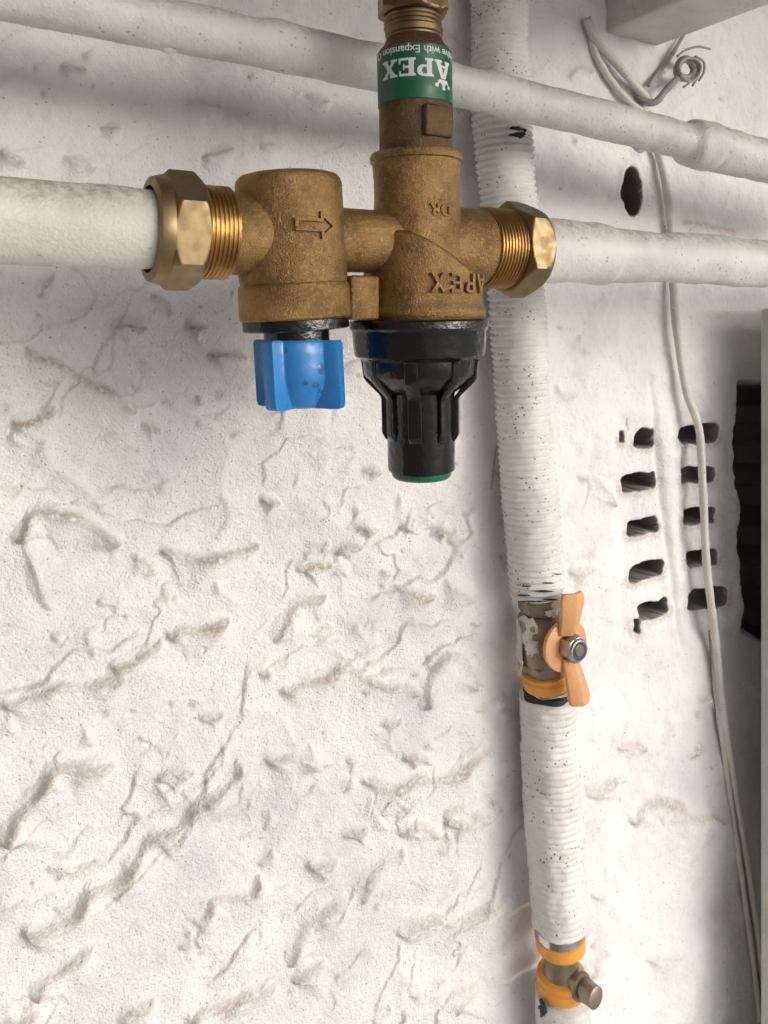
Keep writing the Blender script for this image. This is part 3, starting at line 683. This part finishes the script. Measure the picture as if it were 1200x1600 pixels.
# left housing
HL0, HL1 = (449, 258), (470, 640)
mobj('check_valve_housing', *vl(HL0, HL1, YV, [(258, 40), (259, 66), (262, 76), (268, 81), (276, 83), (430, 84.5), (434, 83), (438, 83), (441, 86), (446, 87), (488, 87.5), (495, 87), (498, 84)], 96), M['brass'], VR)
mobj('black_washer', *vl(HL0, HL1, YV, [(498, 80), (499, 83), (514, 83), (516, 80)], 72), M['black'], VR)
mobj('knob_neck', *vl(HL0, HL1, YV, [(512, 51), (531, 51), (540, 51)], 48), M['black'], VR)
# blue wing knob : section in the horizontal plane, extruded down
kt, kb = P(464, 531, YV), P(470, 636, YV); ks = SC(467, YV)
vdir = (CAM - kt); vdir.z = 0; vdir.normalize(); rdir = Vector((-vdir.y, vdir.x, 0)); 
if rdir.dot(RT) < 0: rdir = -rdir
angs = [R(28), R(128), R(208), R(307)]      # measured from the right, towards the viewer positive
def ksec(t):
    out = []; n = 144
    for j in range(n):
        a = 2 * math.pi * j / n; core = 53.0 / ks * (1 if t < .55 else 1 - 0.45 * ((t - .55) / .45)**1.5)
        r = core
        for k, wa in enumerate(angs):
            d = (a - wa + math.pi) % (2 * math.pi) - math.pi
            half = 8.0 / ks; rw = 74.0 / ks
            if abs(d) < 1.2:
                lat = rw * math.sin(abs(d))
                wv = rw * (1 - 0.0 * t)
                f = float(sstep(0.25, 0.13, abs(d)))
                r = max(r, core + (wv - core) * f)
        out.append(r)
    return out
rings = []
for t in [0, .015, .04, .2, .4, .55, .65, .75, .85, .92, .965, .99, 1.0]:
    c = kt.lerp(kb, t); rr_ = ksec(t); e = 1.0
    if t < .03: e = 0.96 + t
    if t > .95: e = [0.985, 0.955, 0.90][[.965, .99, 1.0].index(t)]
    rings.append([c + (rdir * math.cos(2 * math.pi * j / 144) + vdir * math.sin(2 * math.pi * j / 144)) * rr_[j] * e for j in range(144)])
KN = mobj('blue_knob', *ringmesh(rings), M['blue'], VR, 50)
tag(KN, 'blue plastic winged knob wet with drops')

# centre column
CT, CB = (645, -60), (659, 760)
cc = MB()
cc.add(*vl(CT, CB, YV, [(224, 60), (226, 70), (231, 72.5), (239, 72), (241, 69), (246, 68.5), (262, 68), (268, 67), (300, 67), (345, 70), (400, 70)], 96))
cc.build('upper_socket', M['brass'], VR)
# lower bonnet with a slanted shoulder
s = SC(662, YV); ctr = P(661, 450, YV); nseg = 120; Rb = 97 / s; rings = []
vd = (CAM - ctr); vd.z = 0; vd.normalize(); rd = Vector((-vd.y, vd.x, 0)); rd = rd if rd.dot(RT) > 0 else -rd
zb = P(661, 497, YV).z
def shoulder(xr):   # pixel height above zb, xr -1..1 seen from the camera
    xx = np.interp(xr, [-1, -.75, -.5, -.2, .1, .4, .7, .9, 1.0], [128, 140, 140, 136, 122, 103, 80, 62, 45]); return float(xx) * .93 / s
def bring(fr_, up, ins=0):
    rg = []
    for j in range(nseg):
        a = 2 * math.pi * j / nseg; x, y = math.cos(a), math.sin(a)
        base = Vector((ctr.x, ctr.y, zb)) + (rd * x + vd * y) * (Rb - ins)
        rg.append(base + UP * ((shoulder(x * (Rb - ins) / Rb)) * fr_ + up))
    return rg
lo = lambda h, ins: [Vector((ctr.x, ctr.y, zb + h)) + (rd * math.cos(2 * math.pi * j / nseg) + vd * math.sin(2 * math.pi * j / nseg)) * (Rb - ins) for j in range(nseg)]
rings = [lo(-.0014, .0012), lo(0, .0006), lo(.0008, 0), lo(.0030, 0), lo(.0036, .0006)]
for k in range(1, 9):
    rg = bring(1, 0); fl = lo(.0036, .0007)
    t = k / 8; rings.append([a.lerp(b - UP * .0015, t) for a, b in zip([Vector(q) for q in lo(.0036, .0008)], bring(1, 0, .0008))])
rings += [bring(1, -.0007, .0011), bring(1, -.0001, .0018), bring(1, .0002, .0028), bring(1, .0002, .0055), bring(.97, 0.0, .010), bring(.9, 0, .0165)]
BN = mobj('bonnet', *ringmesh(rings), M['brass'], VR, 50)
# web between the housings
wb = P(556, 465, YV); o = mobj('web', *box(Vector((wb.x, YV, P(556, 466, YV).z)), 0.010, 0.013, 0.0135), M['brass'], VR); bevel(o, .001)

# expansion valve body and label
bx = MB()
bx.add(*vl(CT, CB, YV, [(44, 40), (47, 44), (55, 48), (60, 54), (66, 57), (70, 57.5), (150, 57.5), (152, 56.5), (230, 57.5)], 96))
EB = bx.build('expansion_valve_body', M['bronze'], VR)
# square boss
a0 = P(651, 200, YV); vdn = (CAM - a0); vdn.z = 0; vdn.normalize(); rdn = rd
bc = P(651, 201, YV) + (vdn * math.cos(R(34)) + rdn * math.sin(R(34))) * 0.0116
nrm = (vdn * math.cos(R(34)) + rdn * math.sin(R(34))); tng = (rdn * math.cos(R(34)) - vdn * math.sin(R(34)))
o = mobj('square_boss', *box(bc, 0.0105, 0.003, 0.0098, (tng, nrm, UP)), M['bronze'], VR); bevel(o, .0008)
LB = mobj('green_label', *vl(CT, CB, YV, [(66, 57.2), (66.2, 58.4), (151, 58.4), (151.2, 57.2)], 120, None), M['green'], VR); 
tag(LB, 'glossy green band with upside down white lettering')
mobj('threaded_neck', *threads(P(645, 22, YV), P(645, 50, YV), 45.5 / SC(645, YV), .0012, .0006), M['nut'], VR)
mobj('neck_collar', *vl(CT, CB, YV, [(31, 42), (32, 45), (41, 45), (43, 42), (52, 42)], 64), M['nut'], VR)
mobj('compression_nut', *nut(P(644, -62, YV), P(645, 27, YV), 0.0122, R(22), inner=0.0085), M['nut_dark'], VR)
o = mobj('riser_pipe', *sweep([P(644, -60, YV), P(644, -60, YV) + UP * .03, Vector((PX(644), YV, ROOF_Z - .002))], lambda s, th: .0078, .004, 24), M['pipe'], loc=P(644, -60, YV), sharp=180)
tag(o, 'painted riser pipe entering the dark brass nut above the green label', 'pipe')

# black cap
PR = [(497, 98), (498, 106), (501, 109), (512, 109), (516, 106), (518, 105), (553, 102.5), (558, 101), (561, 95), (566, 89), (588, 87.5), (592, 85), (613, 61), (617, 55), (622, 53.5), (738, 52.5), (743, 51.5), (745, 48)]
BC = mobj('black_cap', *vl(CT, CB, YV, PR, 96), M['black'], VR)
tag(BC, 'wet glossy black ribbed cap')
mobj('green_plug', *vl(CT, CB, YV, [(742, 47), (747, 47), (752, 45.5), (755, 42), (756, 30)], 64), M['greenp'], BC)
sC = SC(656, YV); pc0, pc1 = P(*CT, YV), P(*CB, YV)
def cpt(py, hw, a, off=0):
    c = pc0.lerp(pc1, (py - CT[1]) / (CB[1] - CT[1])); return c + (rd * math.cos(a) + vd * math.sin(a)) * (hw / sC) + (-rd * math.sin(a) + vd * math.cos(a)) * off
for k in range(8):
    a = R(8 + 45 * k); th = .0014 if k % 2 else .0022
    pl = [(560, 94), (563, 91.5), (589, 88.5), (596, 84), (616, 63.5), (621, 60.5), (676, 60), (686, 54), (686, 48), (626, 48), (590, 74), (560, 80)]
    v = [cpt(y, h, a, -th) for y, h in pl] + [cpt(y, h, a, th) for y, h in pl]; n = len(pl)
    f = [tuple(range(n)), tuple(reversed(range(n, 2 * n)))] + [(i, (i + 1) % n, n + (i + 1) % n, n + i) for i in range(n)]
    o = mobj('rib', v, f, M['black'], BC); bevel(o, .0003)

# ------------------------------------------------------------------ lettering
def inpoly(pts, x, y):
    r = np.zeros(x.shape, bool); n = len(pts)
    for i in range(n):
        (x0, y0), (x1, y1) = pts[i], pts[(i + 1) % n]
        if y0 == y1: continue
        c = ((y0 > y) != (y1 > y)) & (x < (x1 - x0) * (y - y0) / (y1 - y0) + x0); r ^= c
    return r
# slab serif glyphs on a unit-high cell, (solid polygons, hole polygons)
def rect(a, b, c, d): return [(a, b), (c, b), (c, d), (a, d)]
GL = {
 'A': (1.08, [[(.0, 0), (.40, 0), (.40, .14), (.33, .14), (.37, .28), (.66, .28), (.70, .14), (.62, .14), (.62, 0), (1.05, 0), (1.05, .14), (.98, .14), (.68, 1), (.36, 1), (.08, .14), (0, .14)]], [[(.41, .40), (.62, .40), (.515, .80)]]),
 'P': (.84, [rect(0, 0, .42, .14), rect(.09, 0, .34, 1), rect(0, .86, .5, 1), [(.3, 1), (.6, 1), (.76, .92), (.82, .76), (.82, .62), (.75, .47), (.6, .38), (.3, .38)]], [[(.34, .86), (.52, .86), (.58, .78), (.58, .60), (.52, .52), (.34, .52)]]),
 'E': (.88, [rect(0, 0, .84, .14), rect(.09, 0, .34, 1), rect(0, .86, .82, 1), rect(.34, .43, .58, .57), rect(.54, .34, .62, .66), [(.70, 0), (.84, 0), (.84, .34), (.76, .34)], [(.70, 1), (.82, 1), (.82, .68), (.74, .68)]], []),
 'X': (.95, [rect(0, 0, .36, .14), rect(.54, 0, .93, .14), rect(0, .86, .4, 1), rect(.55, .86, .92, 1), [(.08, .07), (.26, .07), (.84, .93), (.66, .93)], [(.06, .93), (.32, .93), (.88, .07), (.60, .07)]], []),
}
GS = {
 'A': (.95, [[(0, 0), (.22, 0), (.56, 1), (.36, 1)], [(.70, 0), (.92, 0), (.56, 1), (.36, 1)], rect(.2, .22, .72, .38)], []),
 'P': (.78, [rect(0, 0, .2, 1), [(.1, 1), (.5, 1), (.68, .88), (.68, .58), (.5, .44), (.1, .44)]], [rect(.2, .60, .47, .84)]),
 'E': (.74, [rect(0, 0, .2, 1), rect(.1, 0, .66, .18), rect(.1, .42, .58, .58), rect(.1, .82, .66, 1)], []),
 'X': (.9, [[(0, 0), (.24, 0), (.86, 1), (.62, 1)], [(.62, 0), (.86, 0), (.24, 1), (0, 1)]], []),
}
def word_mask(word, x, y, gap=.04, crown=False, GL=GL):
    r = np.zeros(x.shape, bool); ox = 0
    for ch in word:
        wd, so_, ho = GL[ch]; a = np.zeros(x.shape, bool)
        for p in so_: a |= inpoly([(px + ox, py) for px, py in p], x, y)
        for p in ho: a &= ~inpoly([(px + ox, py) for px, py in p], x, y)
        r |= a; ox += wd + gap
    if crown:
        cw = [(.24, 1.06), (.80, 1.06), (.84, 1.12), (.92, 1.36), (.70, 1.24), (.55, 1.46), (.44, 1.46), (.34, 1.24), (.10, 1.36), (.20, 1.12)]
        r |= inpoly(cw, x, y)
        for cx, cy in ((.08, 1.40), (.50, 1.53), (.94, 1.40)): r |= (x - cx)**2 + (y - cy)**2 < .105**2
    return r
def relief(mask, x0, x1, y0, y1, step, fn, thick):
    """faces of a fine grid inside mask, wrapped by fn(x, y, h), raised by thick"""
    nx_, ny_ = int((x1 - x0) / step), int((y1 - y0) / step)
    gx = x0 + (np.arange(nx_) + .5) * step; gy = y0 + (np.arange(ny_) + .5) * step
    Xg, Yg = np.meshgrid(gx, gy); Mk = mask(Xg, Yg); V = {}; v = []; f = []
    def vid(i, j, k):
        key = (i, j, k)
        if key not in V: V[key] = len(v); v.append(fn(x0 + i * step, y0 + j * step, thick if k else -0.0002))
        return V[key]
    for j in range(ny_):
        for i in range(nx_):
            if not Mk[j, i]: continue
            f.append((vid(i, j, 1), vid(i + 1, j, 1), vid(i + 1, j + 1, 1), vid(i, j + 1, 1)))
            for di, dj, e0, e1 in ((-1, 0, (i, j + 1), (i, j)), (1, 0, (i + 1, j), (i + 1, j + 1)), (0, -1, (i, j), (i + 1, j)), (0, 1, (i + 1, j + 1), (i, j + 1))):
                a, b = i + di, j + dj
                if 0 <= a < nx_ and 0 <= b < ny_ and Mk[b, a]: continue
                f.append((vid(*e0, 1), vid(*e0, 0), vid(*e1, 0), vid(*e1, 1)))
    return v, f
def wrapper(c, r, th0, zc, flip=True, lean=True):
    def fn(x, y, h):
        sg = -1 if flip else 1
        a = th0 + sg * x / r; z = zc + sg * y; cx = c.x
        if lean: k = (z - pc0.z) / (pc1.z - pc0.z); cx = pc0.x + (pc1.x - pc0.x) * k
        return Vector((cx, c.y, z)) + (vd * math.cos(a) + rd * math.sin(a)) * (r + h)
    return fn
lc = pc0.lerp(pc1, (108 - CT[1]) / (CB[1] - CT[1])); rl = 58.4 / SC(645, YV)
wA = sum(GL[c][0] + .04 for c in 'APEX'); hA = 0.0056; sxA = R(121) * rl / wA
fnl = wrapper(lc, rl, R(64), P(645, axy(90, 58), YV).z)
mobj('lettering', *relief(lambda x, y: word_mask('APEX', x / sxA, y / hA, crown=True), -.0006, wA * sxA, 0, hA * 1.7, .00011, fnl, .00006), M['white'], LB, None)
# small line of print, real font glyphs wrapped round the band
def font_mesh(body, size, offset=0.0, ext=0.0):
    cu = bpy.data.curves.new('txt', 'FONT'); cu.body = body; cu.size = size; cu.offset = offset; cu.extrude = ext; cu.resolution_u = 4
    ob = bpy.data.objects.new('txt', cu); C.objects.link(ob); dg = bpy.context.evaluated_depsgraph_get()
    me = bpy.data.meshes.new_from_object(ob.evaluated_get(dg)); bpy.data.objects.remove(ob); return me
def wrap_font(body, size, offset, ext, fn, cx, name, m, parent):
    me = font_mesh(body, size, offset, ext); bm = bmesh.new(); bm.from_mesh(me)
    x0 = min(v.co.x for v in bm.verts); x1 = max(v.co.x for v in bm.verts); k = int((x1 - x0) / .0006)
    for i in range(1, k):
        bmesh.ops.bisect_plane(bm, geom=bm.verts[:] + bm.edges[:] + bm.faces[:], plane_co=(x0 + i * .0006, 0, 0), plane_no=(1, 0, 0))
    for v in bm.verts: v.co = fn(v.co.x - cx, v.co.y, v.co.z)
    bm.to_mesh(me); bm.free(); return link(name, me, m, parent, None), (x0, x1)
fns = wrapper(lc, rl, 0, P(645, axy(71, 58), YV).z)
wrap_font('Valve with Expansion Control', 0.0033, 0.00003, 0.00006, lambda x, y, h: fns(x, y, h + .00008), 0.0168, 'small_print', M['white'], LB)
# cast letters
ctr_b = Vector((ctr.x, ctr.y, 0)); Rw = Rb - .0008
hC = 0.0060; sxC = 0.0057
fnc = wrapper(ctr_b, Rw, R(70), P(715, 433, YV).z, lean=False)
mobj('cast_lettering', *relief(lambda x, y: word_mask('APEX', x / sxC, y / hC, gap=.14, GL=GS), 0, 4.2 * sxC, 0, hC * 1.05, .00015, fnc, .0012), M['brass'], BN, 30)
cen = Vector((PX(649), YV, 0)); rS = 67.5 / SC(648, YV)
fnd = wrapper(cen, rS, R(46), P(680, 330, YV).z)
wrap_font('DR', 0.0052, 0.00012, 0.0008, fnd, 0, 'cast_mark', M['brass'], VR)
# cast arrow outline on the left housing
cl = P(455, 360, YV); rH = 84 / SC(455, YV)
vdl = (CAM - cl); vdl.z = 0; vdl.normalize(); rdl = Vector((-vdl.y, vdl.x, 0)); rdl = rdl if rdl.dot(RT) > 0 else -rdl
hl0, hl1 = P(*HL0, YV), P(*HL1, YV)
def fna(x, y, h):
    a = R(4) + x / rH; k = (cl.z + y - hl0.z) / (hl1.z - hl0.z); return Vector((hl0.x + (hl1.x - hl0.x) * k, cl.y, cl.z + y)) + (vdl * math.cos(a) + rdl * math.sin(a)) * (rH + h)
OUTL = [(0, -.0018), (.0072, -.0018), (.0072, -.0040), (.0128, 0), (.0072, .0040), (.0072, .0018), (0, .0018)]
INN = [(.0010, -.0009), (.0081, -.0009), (.0081, -.0023), (.0113, 0), (.0081, .0023), (.0081, .0009), (.0010, .0009)]
mobj('cast_arrow', *relief(lambda x, y: inpoly(OUTL, x, y) & ~inpoly(INN, x, y), -.0004, .0134, -.0045, .0045, .00015, fna, .0010), M['brass'], VR, 30)

# water drops on the knob
def drop(c, nrm, r, el=1.0):
    u = nrm.cross(UP).normalized(); w_ = UP; rings = []
    for k in range(5):
        t = k / 4 * math.pi / 2; rr_ = r * math.cos(t); hh = r * 0.45 * math.sin(t) - r * .05
        if k == 4: rr_ = r * .02
        rings.append([c + nrm * hh + (u * math.cos(a) + w_ * math.sin(a) * el) * rr_ for a in [2 * math.pi * j / 12 for j in range(12)]])
    return ringmesh(rings)
rq = random.Random(9)
for (x, y, r_, el) in ((449, 548, .0017, 1), (500, 577, .0018, 1.7), (477, 595, .0013, 1), (492, 600, .0012, .9), (446, 580, .0009, 1.3), (484, 573, .0008, 1), (475, 556, .0005, 1), (464, 565, .0004, 1), (489, 560, .0005, 1), (500, 610, .0008, .8), (470, 580, .0004, 1), (458, 590, .0005, 1)):
    dxp = (x - 468) / ks; rc = 50.0 / ks; dd = math.sqrt(max(rc * rc - dxp * dxp, 1e-9)); zz = P(x, y, YV).z
    nr = (rdir * dxp + vdir * dd).normalized(); c = Vector((kt.lerp(kb, (y - 531) / 105).x, YV, P(x, y, YV - 0.008).z)) + rdir * dxp + vdir * dd
    mobj('water_drop', *drop(c, nr, r_, el), M['water'], KN, 180)

# ------------------------------------------------------------------ cables and wires on the wall
def cable(name, pts, r, label, ds=.003, m='cable', lump=.0005, grp=None, flat=1.0):
    c = px_path(pts); o = mobj(name, *sweep(c, lambda s, th: r, ds, 14, lump, 150, seed=len(pts)), M[m], loc=c[0], sharp=180)
    tag(o, label, name.replace('_', ' ').split()[-1], grp); return o
cable('painted_cable', [(1010, 175, -.004), (1032, 250, -.005), (1042, 300, -.005), (1048, 350, -.005), (1052, 450, -.005), (1058, 520, -.006), (1072, 610, -.007), (1092, 670, -.008), (1098, 760, -.008), (1104, 880, -.008), (1118, 1000, -.007), (1128, 1100, -.005), (1146, 1220, -.004), (1166, 1340, -.004), (1185, 1470, -.004), (1200, 1600, -.004), (1215, 1750, -.004)],
      .0023, 'white painted cable running down over the air brick to the lower right corner', grp='painted cables')
cable('painted_cable', [(1112, 985, .001), (1116, 1050, -.002), (1132, 1180, -.003), (1152, 1320, -.003), (1174, 1480, -.003), (1190, 1620, -.003), (1200, 1750, -.003)],
      .0017, 'thinner painted cable half buried in paint left of the thick cable', grp='painted cables', lump=.0007)
cable('painted_cable', [(916, 28, -.004), (930, 60, -.004), (962, 98, -.005), (990, 130, -.005), (1016, 160, -.004)], .0024, 'short painted cable slanting down from the beam to the wire stub', grp='painted cables')
cable('painted_cable', [(922, 50, -.001), (930, 85, -.002), (958, 130, -.003), (985, 160, -.003), (1020, 190, -.004)], .0020, 'ragged thin painted cable slanting below the thicker one at upper right', grp='painted cables', lump=.001)
cable('wire_end', [(1072, 48, -.003), (1050, 85, -.004), (1030, 112, -.004), (1013, 134, -.004)], .0012, 'straight grey wire end hanging from the beam beside the coil', m='wire')
# coiled wire on its stub
wr = empty('wire_coil', P(1050, 130, -.01), 'coil of grey wire with loose ends sticking out of the wall at upper right', 'wire')
mobj('stub', *sweep(px_path([(995, 150, -.002), (1012, 160, -.006), (1026, 158, -.009), (1040, 142, -.010), (1058, 122, -.011)]), lambda s, th: .0019, .0015, 12, .0006, 200), M['wire'], wr, 180)
for k in range(4):
    pts = []
    for j in range(15):
        a = 2 * math.pi * (j / 14) * 0.97 + k; e = 1 + .05 * math.sin(3 * a + k)
        pts.append((1071 + k * 2.3 + (13 + k * 1.2) * e * math.cos(a), 108 + (15 + k) * e * math.sin(a), -.010 - .0012 * k))
    mobj('loop', *sweep(px_path(pts), lambda s, th: .0009 if k else .0022, .001, 10), M['wire'], wr, 180)
for pts in ([(1058, 88, -.012), (1072, 78, -.013), (1092, 73, -.015), (1110, 77, -.016)], [(1086, 88, -.013), (1099, 96, -.013), (1100, 112, -.013), (1092, 126, -.012)], [(1080, 90, -.012), (1092, 103, -.012), (1090, 120, -.012), (1082, 134, -.012)], [(1082, 118, -.012), (1076, 130, -.012), (1068, 136, -.012)]):
    mobj('loose_end', *sweep(px_path(pts), lambda s, th: .0007, .001, 8), M['wire'], wr, 180)
